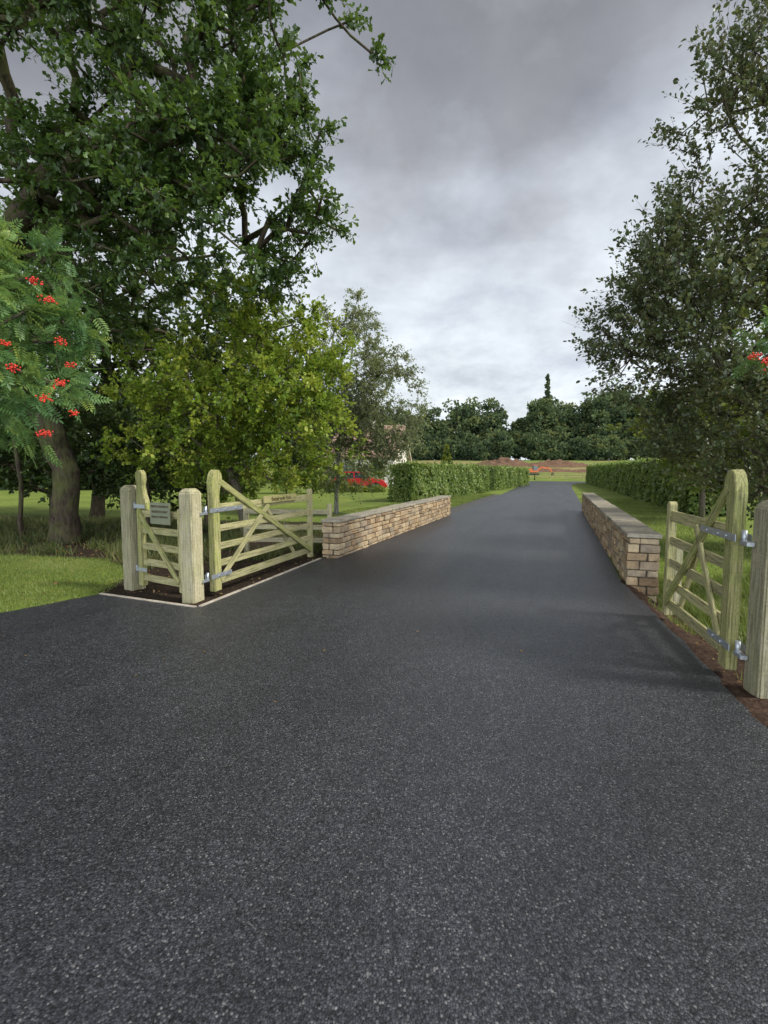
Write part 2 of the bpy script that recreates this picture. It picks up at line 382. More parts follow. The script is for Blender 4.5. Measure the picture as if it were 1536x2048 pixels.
xs=axis(-700,-12,15,700,.16); ys=axis(-60,0,20,900,.16,1.12)
X,Y=np.meshgrid(xs,ys); Z=hgt(X,Y)-.05*(inpoly(X,Y,SOILR)|inpoly(X,Y,SOILL))
V=np.stack([X.ravel(),Y.ravel(),Z.ravel()],1); nx=len(xs);ny=len(ys)
i,j=np.meshgrid(np.arange(nx-1),np.arange(ny-1)); q=(j*nx+i).ravel()
np_mesh('ground',V,np.stack([q,q+1,q+nx+1,q+nx],1),GRASS,smooth=True)
def sheet(name,poly,z,mat,depth=0,parent=None):
    bm=bmesh.new(); vs=[bm.verts.new((x,y,z)) for x,y in poly]; f=bm.faces.new(vs)
    if f.normal.z<0: f.normal_flip()
    f.normal_update()
    if depth:
        es=f.edges[:]; r=bmesh.ops.extrude_edge_only(bm,edges=es)
        for v in r['geom']:
            if isinstance(v,bmesh.types.BMVert): v.co.z-=depth
    bmesh.ops.triangulate(bm,faces=[g for g in bm.faces if len(g.verts)>4])
    bmesh.ops.recalc_face_normals(bm,faces=bm.faces[:])
    me=bpy.data.meshes.new(name); bm.to_mesh(me); bm.free(); me.materials.append(mat)
    o=bpy.data.objects.new(name,me); link(o,parent); return o
def rough_edge(poly,amp=.016,step=.12):
    out=[];R=random.Random(2)
    for k in range(len(poly)):
        a=Vector(poly[k]);b=Vector(poly[(k+1)%len(poly)]);L=(b-a).length
        near=min(a.length,b.length)<24 and a.y>0 and b.y>0 and L<30
        straight=(a-Vector((-3.63,6.34))).length<.1 or (a-Vector((-2.17,5.70))).length<.1
        n=max(1,int(L/step)) if near and not straight else 1
        for q in range(n):
            p=a.lerp(b,q/n)
            if n>1 and q>0: p=p+Vector((R.uniform(-amp,amp),R.uniform(-amp,amp)))
            out.append((p.x,p.y))
    return out
sheet('driveway',rough_edge(ROADP),.014,ASPH,.25)
def patch(name,poly,dz,mat,res=.08,amp=.012):
    P=np.array(poly); x0,y0=P.min(0);x1,y1=P.max(0)
    xx=np.arange(x0,x1+res,res);yy=np.arange(y0,y1+res,res); A,B=np.meshgrid(xx,yy)
    i,j=np.meshgrid(np.arange(len(xx)-1),np.arange(len(yy)-1)); q=(j*len(xx)+i).ravel()
    ins=inpoly(A+res/2,B+res/2,poly)[:-1,:-1].ravel()
    q=q[ins]; nz=np.array([mnoise.noise(Vector((a*5,b*5,0))) for a,b in zip(A.ravel(),B.ravel())])*amp
    nz=np.where(inpoly(A,B,ROADP).ravel(),-.02,nz)
    V=np.stack([A.ravel(),B.ravel(),hgt(A,B).ravel()+dz+nz],1)
    return np_mesh(name,V,np.stack([q,q+1,q+len(xx)+1,q+len(xx)],1),mat,smooth=True)
patch('soil_bed',SOILR,.002,SOIL,.06,.02)
patch('soil_bed',SOILL,.002,DSOIL,.09,.02)
patch('gravel_strip',[st(17.9,-3.6),st(33,-3.55),st(33,-4.05),st(27,-4.3),st(17.9,-4.35)],.016,GRAVEL,.2,.004)
ed=empty('edging_kerb')
def edging(a,b,n):
    a=Vector((*a,0));b=Vector((*b,0))
    for k in range(n):
        p=a.lerp(b,(k+.01)/n);q=a.lerp(b,(k+.99)/n); h=.024+random.uniform(-.002,.002)
        p.z=q.z=h-.04
        beam('edging_%d'%k,p,q,.05,.08,EDGE,ed,bev=.004)
edging((-3.66,6.33),(-2.18,5.69),2); edging((-2.15,5.71),(-1.14,8.92),4)
# ------------------------------------------------------------------ stone walls
def stone_wall(name,P0,P1,th,h,side,zb,seed,cop=.055,ch=.095,lr=(.18,.36)):
    R=random.Random(seed); e=empty(name,(P0[0],P0[1],0))
    p0=Vector((*P0,0));p1=Vector((*P1,0)); u=(p1-p0);L=u.length;u.normalize(); w=Vector((u.y,-u.x,0))*side
    bm=bmesh.new(); rn=[]; lay=bm.faces.layers.float.new('rnd')
    def blk(a,b,c,d,z0,z1,r,j=.008):
        vs=[]
        for z in (z0,z1):
            for (s_,t_) in ((a,c),(b,c),(b,d),(a,d)):
                p=p0+u*(s_+R.uniform(-j,j))+w*(t_+R.uniform(-j,j)); vs.append(bm.verts.new((p.x,p.y,z+R.uniform(-j,j)*.5)))
        for f in ((0,3,2,1),(4,5,6,7),(0,1,5,4),(1,2,6,5),(2,3,7,6),(3,0,4,7)):
            g=bm.faces.new([vs[i] for i in f]); g[lay]=r
    z=zb; top=h-cop; row=0; G=.008
    while z<top-.02:
        hh=min(ch*R.uniform(.82,1.22),top-z)
        if top-z-hh<.04: hh=top-z
        s=0
        while s<L-.01:
            l=R.uniform(*lr)
            if row%2 and s==0: l*=.6
            if L-s-l<.12: l=L-s
            o=R.uniform(-.018,.018)
            if s==0 or s+l>=L-.01:
                m_=th*R.choice((.38,.62)); e0=R.uniform(-.02,.015)
                blk(s+G+e0,s+l-G,o,m_-G,z+.006,z+hh-.006,R.random()); blk(s+G-e0,s+l-G,m_+G,th-o,z+.006,z+hh-.006,R.random())
            elif l>.22 and R.random()<.06 and hh>.09:
                blk(s+G,s+l-G,o,th-o,z+.006,z+hh*.5-.005,R.random()); blk(s+G,s+l-G,o+.006,th-o,z+hh*.5+.005,z+hh-.006,R.random())
            else: blk(s+G,s+l-G,o,th-o,z+.006,z+hh-.006,R.random())
            s+=l
        z+=hh;row+=1
    bmesh.ops.recalc_face_normals(bm,faces=bm.faces[:])
    me=bpy.data.meshes.new('stones');bm.to_mesh(me);bm.free();me.materials.append(STONE)
    o=bpy.data.objects.new('stones',me);link(o,e);o.matrix_parent_inverse=e.matrix_world.inverted()
    m=o.modifiers.new('b','BEVEL');m.width=.014;m.segments=2
    a=p0+u*.03+w*(th/2);b=p1-u*.03+w*(th/2); zz=(zb+top)/2; a.z=b.z=zz-.004
    beam('mortar',a,b,th-.06,top-zb-.004,MORTAR,e,bev=0)
    bm=bmesh.new(); lay=bm.faces.layers.float.new('rnd'); s=-.02
    while s<L+.01:
        l=R.uniform(.35,.6); 
        if L+.02-s-l<.2: l=L+.02-s
        blk(s+.003,s+l-.003,-.018,th+.018,h-cop+.003,h+R.uniform(-.006,.006),R.random(),.006); s+=l
    bmesh.ops.recalc_face_normals(bm,faces=bm.faces[:])
    me=bpy.data.meshes.new('coping');bm.to_mesh(me);bm.free();me.materials.append(COPE)
    o=bpy.data.objects.new('coping',me);link(o,e);o.matrix_parent_inverse=e.matrix_world.inverted()
    m=o.modifiers.new('b','BEVEL');m.width=.010;m.segments=2
    return e
stone_wall('stone_wall',(-.82,8.97),(2.38,17.8),.33,.70,-1,-.05,3,.055,.105,(.2,.36))
stone_wall('stone_wall',(3.40,6.90),(7.70,19.4),.40,.72,1,-.35,9,.06,.11,(.2,.45))
# ------------------------------------------------------------------ posts & gates
def post(name,x,y,h,sz,rot,zb=-.2,mat=POSTW):
    bm=bmesh.new(); hs=sz/2
    rings=[(zb,hs),(h-.05,hs),(h-.012,hs*.72),(h,hs*.6)]
    R=[]
    for z,r in rings: R.append([bm.verts.new((z,a*r,b*r)) for a,b in ((-1,-1),(1,-1),(1,1),(-1,1))])
    for a,b in zip(R,R[1:]):
        for k in range(4): bm.faces.new((a[k],a[(k+1)%4],b[(k+1)%4],b[k]))
    bm.faces.new(R[0][::-1]);bm.faces.new(R[-1]); bmesh.ops.recalc_face_normals(bm,faces=bm.faces[:])
    bmesh.ops.bevel(bm,geom=bm.edges[:],offset=.012,segments=2,affect='EDGES')
    me=bpy.data.meshes.new(name);bm.to_mesh(me);bm.free();me.materials.append(mat)
    o=bpy.data.objects.new(name,me);link(o)
    c,s=math.cos(rot),math.sin(rot)
    o.matrix_world=Matrix(((0,c,-s,x),(0,s,c,y),(1,0,0,0),(0,0,0,1))); return o
post('gate_post',-2.33,6.0,1.38,.19,-.33)
post('gate_post',-3.36,6.64,1.40,.20,-.5)
post('gate_post',2.74,3.47,1.39,.20,-.15)
def field_gate(name,H,Fp,wside,lift=.07,z_off=0):
    h=Vector((*H,z_off));f=Vector((*Fp,z_off)); u=(f-h);L=u.length;u.normalize(); w=Vector((0,0,1)).cross(u)*wside
    e=empty(name,(H[0],H[1],z_off))
    P=lambda a,z,o=0: h+u*a+w*o+Vector((0,0,z))
    head=[(0,.07),(.135,.07),(.135,1.28),(.15,1.36),(.185,1.43),(.20,1.50),(.185,1.56),(.14,1.60),(.08,1.605),(.03,1.57),(.0,1.50),(-.012,1.42),(0,1.3)]
    prism('hinge_stile',head,.085,h,u,WOODG,e)
    prism('closing_stile',[(L-.09,.06),(L,.06),(L,1.24),(L-.02,1.27),(L-.07,1.27),(L-.09,1.24)],.075,h,u,WOOD,e)
    for k,(z,d) in enumerate([(.19,.10),(.41,.085),(.63,.085),(.86,.085),(1.12,.11)]):
        beam('rail_%d'%k,P(.13,z),P(L-.085,z),.036,d,WOOD,e,w)
    beam('long_brace',P(.12,1.47,.034),P(L-.06,.19,.034),.028,.085,WOODG,e,w)
    beam('short_brace',P(.12,.20,.036),P(L*.47,1.10,.036),.024,.08,WOOD,e,w)
    beam('back_brace',P(L*.47,1.08,-.034),P(L*.80,.20,-.034),.028,.075,WOOD,e,w)
    for z,l in ((1.10,.62),(.27,.34)):
        for o in (.052,-.052):
            beam('hinge_strap',P(-.08,z,o),P(l if o>0 else l*.8,z,o),.007,.055,GALV,e,w,bev=.002)
        cyl('hinge_pin',P(-.09,z-.05),P(-.09,z+.06),.018,GALV,e)
        for b in (.07,.22,.45):
            if b<l-.04: cyl('bolt',P(b,z,.054),P(b,z,.068),.013,GALV,e,8)
        beam('hinge_plate',P(-.20,z-.03,.0),P(-.08,z-.03,.0),.05,.03,GALV,e,w,bev=.003)
    return e,P,L,u,w
g1,P1_,L1,u1,w1=field_gate('timber_gate',(-2.16,6.20),(-1.30,8.86),-1)
g2,P2_,L2,u2,w2=field_gate('timber_gate',(2.66,3.72),(3.05,5.30),1)
def text(name,body,size,loc,u,w,mat,parent):
    c=bpy.data.curves.new(name,'FONT');c.body=body;c.size=size;c.align_x='CENTER';c.align_y='CENTER';c.extrude=.001;c.materials.append(mat)
    o=bpy.data.objects.new(name,c);link(o); z=Vector((0,0,1));u=Vector(u).normalized();n=u.cross(z)
    M=Matrix(((u.x,z.x,n.x,loc[0]),(u.y,z.y,n.y,loc[1]),(u.z,z.z,n.z,loc[2]),(0,0,0,1)))
    o.parent=parent;o.matrix_parent_inverse=parent.matrix_world.inverted();o.matrix_world=M;return o
INK=simple('engraved_letters',(.08,.06,.03),.8,.1)
n=u1.cross(Vector((0,0,1))); so=Vector((-2.16,6.20,0))
sg=empty('house_name_sign',tuple(so+u1*1.5+Vector((0,0,1.2))))
a=so+u1*1.15+Vector((0,0,1.165))+n*.05;b=so+u1*2.15+Vector((0,0,1.165))+n*.05
beam('board',a,b,.025,.11,SIGNW,sg,n)
text('lettering','Bemersyde Park',.09,(a+b)/2+n*.016,u1,None,INK,sg)
pa=Vector((-3.26,6.575,0));pb=Vector((-2.43,6.07,0)); pu=(pb-pa).normalized(); PL=(pb-pa).length; pn=pu.cross(Vector((0,0,1)))
pg=empty('pedestrian_gate',tuple(pa))
PP=lambda a,z,o=0: pa+pu*a+pn*o+Vector((0,0,z))
prism('hinge_stile',[(.03,.08),(.13,.08),(.13,1.12),(.20,1.12),(.27,1.08),(.24,1.20),(.19,1.30),(.17,1.40),(.19,1.47),(.185,1.55),(.14,1.60),(.085,1.60),(.045,1.56),(.04,1.49),(.06,1.42),(.045,1.30)],.07,pa,pu,WOODG,pg)
prism('closing_stile',[(PL-.11,.08),(PL-.03,.08),(PL-.03,1.12),(PL-.11,1.12)],.065,pa,pu,WOOD,pg)
for k,z in enumerate((.19,.40,.61,.82,1.04)): beam('rail_%d'%k,PP(.12,z),PP(PL-.10,z),.034,.085,WOOD,pg,pn)
beam('brace',PP(.12,1.02,.034),PP(PL-.1,.2,.034),.026,.075,WOODG,pg,pn)
for z in (1.13,.30):
    beam('hinge_strap',PP(.0,z,.048),PP(.24,z,.048),.007,.05,GALV,pg,pn,bev=.002); cyl('hinge_pin',PP(0,z-.05,.03),PP(0,z+.05,.03),.016,GALV,pg)
ps=empty('private_drive_sign',tuple(PP(.5,1.15,.09)))
PLATE=simple('sign_plate',(.19,.20,.13),.5,.35,.1,.12,6)
beam('plate',PP(.40,1.06,.075),PP(.80,1.06,.075),.012,.27,PLATE,ps,pn,bev=.003)
c0=PP(.60,1.06,.084)
for k,(tx,szz) in enumerate((('PRIVATE PROPERTY',.040),('RESIDENTS ONLY',.040),('PRIVATE DRIVEWAY',.037))):
    text('line_%d'%k,tx,szz,c0+Vector((0,0,.085-.065*k)),pu,None,INK,ps)
def rail_fence(name,pts,h,step,mat,rails=(.35,.65,.95),zf=None,ps_=.09):
    e=empty(name,(pts[0][0],pts[0][1],0)); 
    for a,b in zip(pts,pts[1:]):
        a=Vector((*a,0));b=Vector((*b,0));n=max(1,round((b-a).length/step))
        for k in range(n+1):
            p=a.lerp(b,k/n); z=float(hgt(p.x,p.y)); beam('post',(p.x,p.y,z-.2),(p.x,p.y,z+h),ps_,ps_,mat,e)
            if k<n:
                q=a.lerp(b,(k+1)/n);zq=float(hgt(q.x,q.y)); o=Vector((.0,-ps_*.5-.015,0))
                for r in rails: beam('rail',p+o+Vector((0,0,z+r)),q+o+Vector((0,0,zq+r)),.03,.09,mat,e)
    return e
rail_fence('post_and_rail_fence',[(-1.05,9.6),(-2.7,9.75)],.95,1.6,POSTW,(.25,.5,.8))
rail_fence('post_and_rail_fence',[st(84,-14),st(84,-4),st(83,8)],1.2,2.5,WOODG,(.4,.75,1.1),ps_=.14)
post('marker_post',3.75,6.35,.70,.12,.2,-.4)
# ------------------------------------------------------------------ trees
OT=oak_tpl(); LT=leaf_tpl(.6,.1); LT2=leaf_tpl(.75,.1); ST=leaf_tpl(.5,.12); RT=rowan_tpl()
make_tree('oak_tree',[(-7.1,11.0,-.1),(-6.9,10.9,1.6),(-7.3,10.6,3.2),(-7.9,10.2,4.8),(-7.0,9.9,6.2),(-5.6,9.6,7.4)],
  [((-3.9,9.3,9.0),(3.4,2.8,2.7),270),((-3.4,9.4,6.5),(2.5,2.1,1.7),220),((-8.6,10.2,8.0),(3.4,3,3.6),220),((-7.6,9.8,5.0),(2.9,2.2,1.5),100),((-4.6,8.3,11),(3.2,2.5,2),80)],
  BARK,L_OAK,OT,.135,8,11,.50,.007,.27,11,.04,.15,.25,.5)
make_tree('hawthorn_tree',[(-3.3,11.8,-.05),(-3.35,11.7,.7),(-3.6,11.7,1.6),(-3.2,11.6,3.0)],
  [((-3.4,11.5,3.8),(2.45,2.0,1.9),290),((-4.3,11.3,2.5),(1.8,1.5,1.1),100),((-2.2,11.3,2.6),(1.4,1.3,1.3),110),((-1.6,11.5,4.0),(1.0,1,1.1),50),((-3.2,12.2,1.5),(1.9,1.2,.7),60)],
  BARKL,L_MAPLE,LT2,.082,8,11,.45,.005,.10,21,.03,.4,.1,.8,.35,1.,.85)
make_tree('birch_tree',[(-1.75,18.3,-.05),(-1.65,18.1,2),(-1.3,17.8,4.2),(-1.0,17.6,6.6)],
  [((-1.2,17.8,5.0),(1.3,1.3,2.7),210),((.15,17.6,3.9),(1.1,1.2,1.9),150),((-1.3,17.8,2.3),(1.6,1.1,1.4),130)],
  BIRCHB,L_BIRCH,LT,.075,9,10,.55,.004,.07,31,.04,.1,.7,.9)
make_tree('rowan_tree',[(-5.2,5.7,-.05),(-5.1,5.5,1.2),(-4.7,5.1,2.2),(-4.1,4.7,2.9)],
  [((-3.75,4.35,2.75),(1.15,.85,.85),130),((-4.3,4.6,3.3),(1,.9,.7),40)],
  BARKL,L_ROWAN,RT,.16,6,5,.32,.004,.07,41,-.1,.2,.35,.9,.35,1.,.7)
make_tree('crab_apple_tree',[(5.3,6.6,-.25),(5.3,6.6,1.4),(5.2,6.7,2.8),(5.1,6.9,4.6)],
  [((4.75,7.0,3.75),(1.65,1.6,1.45),270),((5.2,6.8,5.6),(1.5,1.4,1.8),210),((5.3,6.9,2.3),(1.5,1.3,1.1),200),((3.6,6.9,3.9),(.8,.8,1.1),34),((5.6,6.6,7.3),(1.4,1.3,1.5),90)],
  BARK,L_CRAB,LT,.066,6,12,.65,.004,.09,51,.07,.75,.1,.8,.3,.5,.7)
make_tree('hawthorn_tree',[(9.9,15.5,-.05),(9.8,15.4,1.2),(9.6,15.3,2.4)],
  [((9.3,15.3,2.9),(2.0,1.5,1.3),170),((11.5,16,3.2),(2,1.6,1.9),120)],BARKL,L_BUSH,LT2,.10,8,8,.45,.005,.08,61,.0,.2,.3,.7)
make_tree('hawthorn_tree',[(7.8,9.6,-.05),(7.8,9.6,1.0),(7.8,9.6,2.0)],
  [((7.3,9.8,2.3),(1.5,1.4,1.3),160),((8.6,10.0,3.8),(1.9,1.5,1.9),120),((8.3,9.6,1.5),(1.4,1.1,1.0),90)],BARKL,L_BUSH,LT2,.085,8,9,.45,.005,.09,62,.0,.2,.2,.7)
make_tree('rowan_tree',[(4.5,3.9,-.1),(4.5,3.9,1.3),(4.3,4.0,2.3)],
  [((3.98,4.1,2.65),(.75,.7,.55),34)],BARKL,L_ROWAN,RT,.15,5,5,.28,.004,.05,43,-.5,.2,.4)
make_tree('ash_tree',[(-9.8,17,-.05),(-9.5,17,3),(-9,16.8,6.5)],
  [((-8.6,16.8,7.2),(4.2,3,3.4),190),((-11,17,4.2),(4,3,2.2),110),((-5.6,16.5,5.4),(2.6,2.2,2.2),80)],BARK,L_DARK,LT2,.17,8,8,.75,.01,.2,71,.0,.1,.2,.5)
make_tree('ash_tree',[(-15.5,16,-.05),(-15,16,3),(-14,15.6,7)],
  [((-14,15.5,8),(4.2,3,4.2),170),((-12.5,15,3.6),(3.4,2.6,1.8),100)],BARK,L_DARK,LT2,.17,8,8,.75,.01,.22,72,.0,.1,.2,.5)
make_tree('holly_shrub',[(-8.8,13.2,-.05),(-8.7,13.1,1),(-8.4,13,2)],
  [((-8.3,13,2.1),(2.2,1.4,1.2),150),((-5.9,13.2,1.8),(1.7,1.2,1.2),120),((-12,13.5,2.2),(2.4,1.4,1.3),110)],BARK,L_DARK,LT2,.11,8,8,.5,.006,.08,73,.0,.2,.2,.7)
for k,(x,y,hh) in enumerate(((-6.0,12.6,3.2),(-10.2,12.3,3.4),(-8.6,11.8,3.0),(-4.9,13.8,3.0))):
    make_tree('hazel_sapling',[(x,y,-.05),(x+.05,y,1.3),(x-.1,y,hh)],[((x,y,hh+.2),(.5,.5,.4),16)],BARK,L_DARK,LT,.08,7,8,.4,.003,.05,81+k,-.5)
def ico():
    bm=bmesh.new();bmesh.ops.create_icosphere(bm,subdivisions=1,radius=1);V=np.array([v.co[:] for v in bm.verts]);F=np.array([[v.index for v in f.verts] for f in bm.faces]);bm.free();return V,F
IV,IF=ico()
def berries(name,cents,parent):
    Vs=[];Fs=[];k=0;R=np.random.default_rng(5)
    for c in cents:
        sz=R.uniform(.65,1.0)
        for _ in range(int(34*sz)):
            o=R.normal(0,1,3)*np.array([.026,.026,.017])*sz; 
            Vs.append(IV*R.uniform(.006,.0085)+np.array(c)+o);Fs.append(IF+k);k+=len(IV)
    o=np_mesh(name,np.concatenate(Vs),np.concatenate(Fs),BERRY,smooth=True,parent=parent);o.matrix_parent_inverse=parent.matrix_world.inverted()
berries('berries',[(-2.55,3.78,2.98),(-2.44,3.75,2.83),(-2.66,3.60,2.49),(-2.37,3.72,2.23),(-2.45,4.0,2.42),(-2.42,3.60,1.86),(-2.45,4.0,2.05),(-2.46,3.68,2.12),(-2.40,3.78,2.55),(-2.62,3.6,2.32)],bpy.data.objects['rowan_tree'])
berries('berries',[(2.86,3.95,2.48),(2.93,3.9,2.42),(3.0,4.0,2.47),(2.98,3.9,2.36)],bpy.data.objects['rowan_tree.001'])
# ------------------------------------------------------------------ hedges
def hedge(name,A,B,w,h,dens,ls,seed,wdir=1,n0=0):
    R=np.random.default_rng(seed); A=np.array(A,float);B=np.array(B,float);u=B-A;L=np.linalg.norm(u);u/=L;v=np.array([u[1],-u[0]])*wdir
    e=empty(name,(A[0],A[1],0))
    def wob(s,z): return .06*np.sin(s*1.3+seed)+.05*np.sin(s*3.7+z*2.1)+.04*np.sin(z*4+s*2)
    Ps=[];Ns=[]
    def add(n,fs):
        s,t,z,ns,nt,nz=fs(n); P=np.stack([A[0]+u[0]*s+v[0]*t,A[1]+u[1]*s+v[1]*t,z],1)
        N=np.stack([u[0]*ns+v[0]*nt,u[1]*ns+v[1]*nt,nz],1);Ps.append(P);Ns.append(N)
    o=lambda n:np.ones(n)
    dp=lambda n:np.abs(R.normal(0,.06,n))
    add(int(L*h*dens),lambda n:(lambda s,z:(s,0+dp(n)+wob(s,z)*.8,z,0*o(n),-o(n),.25*o(n)))(R.uniform(0,L,n),R.uniform(.02,h,n)))
    add(int(L*h*dens*.3),lambda n:(lambda s,z:(s,w-dp(n)+wob(s,z)*.8,z,0*o(n),o(n),.25*o(n)))(R.uniform(0,L,n),R.uniform(.02,h,n)))
    add(int(L*w*dens),lambda n:(lambda s,t:(s,t,h+wob(s,t)*.7-dp(n),0*o(n),0*o(n),o(n)))(R.uniform(0,L,n),R.uniform(0,w,n)))
    for en,sg_ in ((0,-1),(L,1)):
        add(int(w*h*dens*1.1),lambda n:(lambda t,z:(en-sg_*dp(n)+wob(t,z)*.6,t,z,sg_*o(n),0*o(n),.25*o(n)))(R.uniform(0,w,n),R.uniform(.02,h,n)))
    add(int(L*w*16),lambda n:(R.uniform(0,L,n),R.uniform(0,w,n),h+np.abs(R.normal(0,.11,n)),R.normal(0,1,n),R.normal(0,1,n),o(n)*.3))
    P=np.concatenate(Ps);N=unit(np.concatenate(Ns)+R.normal(0,.42,(len(P),3)))
    n=len(P); Ax=np.cross(N,R.normal(0,1,(n,3)))+np.array([0,0,-.2])
    cl=np.array([mnoise.noise(Vector(p*1.6)) for p in P[::1]]) if n<60000 else R.random(n)*.3
    rn=np.clip(.45+.45*cl+R.normal(0,.22,n),0,1)
    V,F,r=leafgeo(P,Ax,N,ls*R.uniform(.7,1.3,n),LT2,rn)
    ob=np_mesh('hedge_leaves',V,F,L_HEDGE,rnd=r,parent=e);ob.matrix_parent_inverse=e.matrix_world.inverted()
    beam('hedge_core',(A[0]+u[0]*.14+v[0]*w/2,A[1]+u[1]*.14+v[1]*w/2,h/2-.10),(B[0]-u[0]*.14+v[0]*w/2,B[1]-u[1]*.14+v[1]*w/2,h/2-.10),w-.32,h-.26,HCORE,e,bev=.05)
    return e
hedge('beech_hedge',(1.45,24.4),(7.5,36.0),1.35,1.86,440,.115,1,-1)
hedge('beech_hedge',(8.8,39.2),(12.6,47.2),1.3,1.8,300,.12,2,-1)
hedge('beech_hedge',(13.2,48.8),(15.9,55),1.2,1.7,260,.13,3,-1)
hedge('beech_hedge',st(20.0,4.3),st(66,2.9),1.5,2.05,260,.13,4,1)
# ------------------------------------------------------------------ grass blades
def blades(name,poly,n,h,seed,w=.006,excl=True,lean=.35,clump=0,mat=None):
    R=np.random.default_rng(seed);P=np.array(poly);x0,y0=P.min(0);x1,y1=P.max(0)
    x=R.uniform(x0,x1,n*2);y=R.uniform(y0,y1,n*2)
    if clump:
        k=R.integers(0,clump,n*2);cx=R.uniform(x0,x1,clump);cy=R.uniform(y0,y1,clump); x=cx[k]+R.normal(0,.12,n*2);y=cy[k]+R.normal(0,.12,n*2)
    ok=inpoly(x,y,poly)
    if excl: ok&=~inpoly(x,y,ROADP)
    x=x[ok][:n];y=y[ok][:n];m=len(x)
    b=np.stack([x,y,hgt(x,y)-.005],1);th=R.uniform(0,2*np.pi,m);d=np.stack([np.cos(th),np.sin(th),0*th],1)
    hh=h*R.uniform(.5,1.3,m);top=b+np.stack([R.normal(0,lean,m)*hh,R.normal(0,lean,m)*hh,hh],1)
    V=np.stack([b-d*w,b+d*w,top],1).reshape(-1,3)
    pt=np.array([mnoise.noise(Vector((a*.9,c*.9,seed))) for a,c in zip(x,y)])
    return np_mesh(name,V,np.arange(m*3).reshape(-1,3),mat or L_GRASS,rnd=np.clip(R.normal(.42,.2,m)+.5*pt,0,1))
LAWN=[(-14,3),(-8,2.9),(-5.6,4.3),(-4.2,5.4),(-3.6,6.4),(-3.9,7.8),(-5,8.9),(-8,9.6),(-14,10.4)]
blades('lawn_grass',LAWN,100000,.05,1,.005)
blades('long_grass',[(-1.1,9.2),(.3,13),(-4,15),(-15,17),(-15,10.6),(-8,9.5),(-5,8.8),(-3.9,7.9)],26000,.20,2,.009,True,.45,900,L_UNDER)
blades('verge_grass',[st(8,1.35),st(30,1.0),st(30,4.4),st(8,4.2)],50000,.055,3,.007)
blades('verge_grass',[st(17.5,-4.2),st(34,-4.1),st(34,-6.6),st(17.5,-8)],30000,.06,4,.009)
blades('long_grass',[(3.7,4.4),(3.7,6.6),(4.2,7.4),(8,9),(8,4),(4.4,3.8)],16000,.20,5,.008,True,.45,500)
blades('weeds',[(2.5,2.87),(3.2,5.80),(3.45,6.9),(4.3,7.2),(3.9,5.5),(3.55,3.5),(3.3,2.0)],900,.09,6,.006,True,.5,30)
def litter(name,poly,n,seed,z=.02,ls=.04):
    R=np.random.default_rng(seed);P=np.array(poly);x0,y0=P.min(0);x1,y1=P.max(0)
    x=R.uniform(x0,x1,n*3);y=R.uniform(y0,y1,n*3);ok=inpoly(x,y,poly);x=x[ok][:n];y=y[ok][:n];m=len(x)
    Pp=np.stack([x,y,hgt(x,y)+z],1);A=R.normal(0,1,(m,3))*np.array([1,1,.2]);N=R.normal(0,.25,(m,3))+np.array([0,0,1])
    V,F,r=leafgeo(Pp,A,N,ls*R.uniform(.5,1.3,m),LT,R.random(m)); np_mesh(name,V,F,L_DRY,rnd=r)
litter('fallen_leaves',[(2.0,1.0),(2.42,2.87),(3.15,5.80),(3.4,6.6),(4.4,6.5),(3.9,3.5),(3.2,1.0)],300,1)
litter('fallen_leaves',[(-3.6,6.4),(-2.2,5.8),(-1.2,8.9),(-4,9.5)],200,2)
litter('fallen_leaves',[(-14,10),(-4,9),(-1,10),(-1,14),(-14,16)],1500,4,.03,.06)
litter('fallen_leaves',[(-9,4.2),(-5,5.3),(-4,6.5),(-4.5,8.5),(-9,9)],120,5,.05,.05)
litter('fallen_leaves',[(-5.4,4.5),(-2.3,5.6),(-1,8.5),(0,9),(2,3),(-2,3)],18,3,.02,.03)
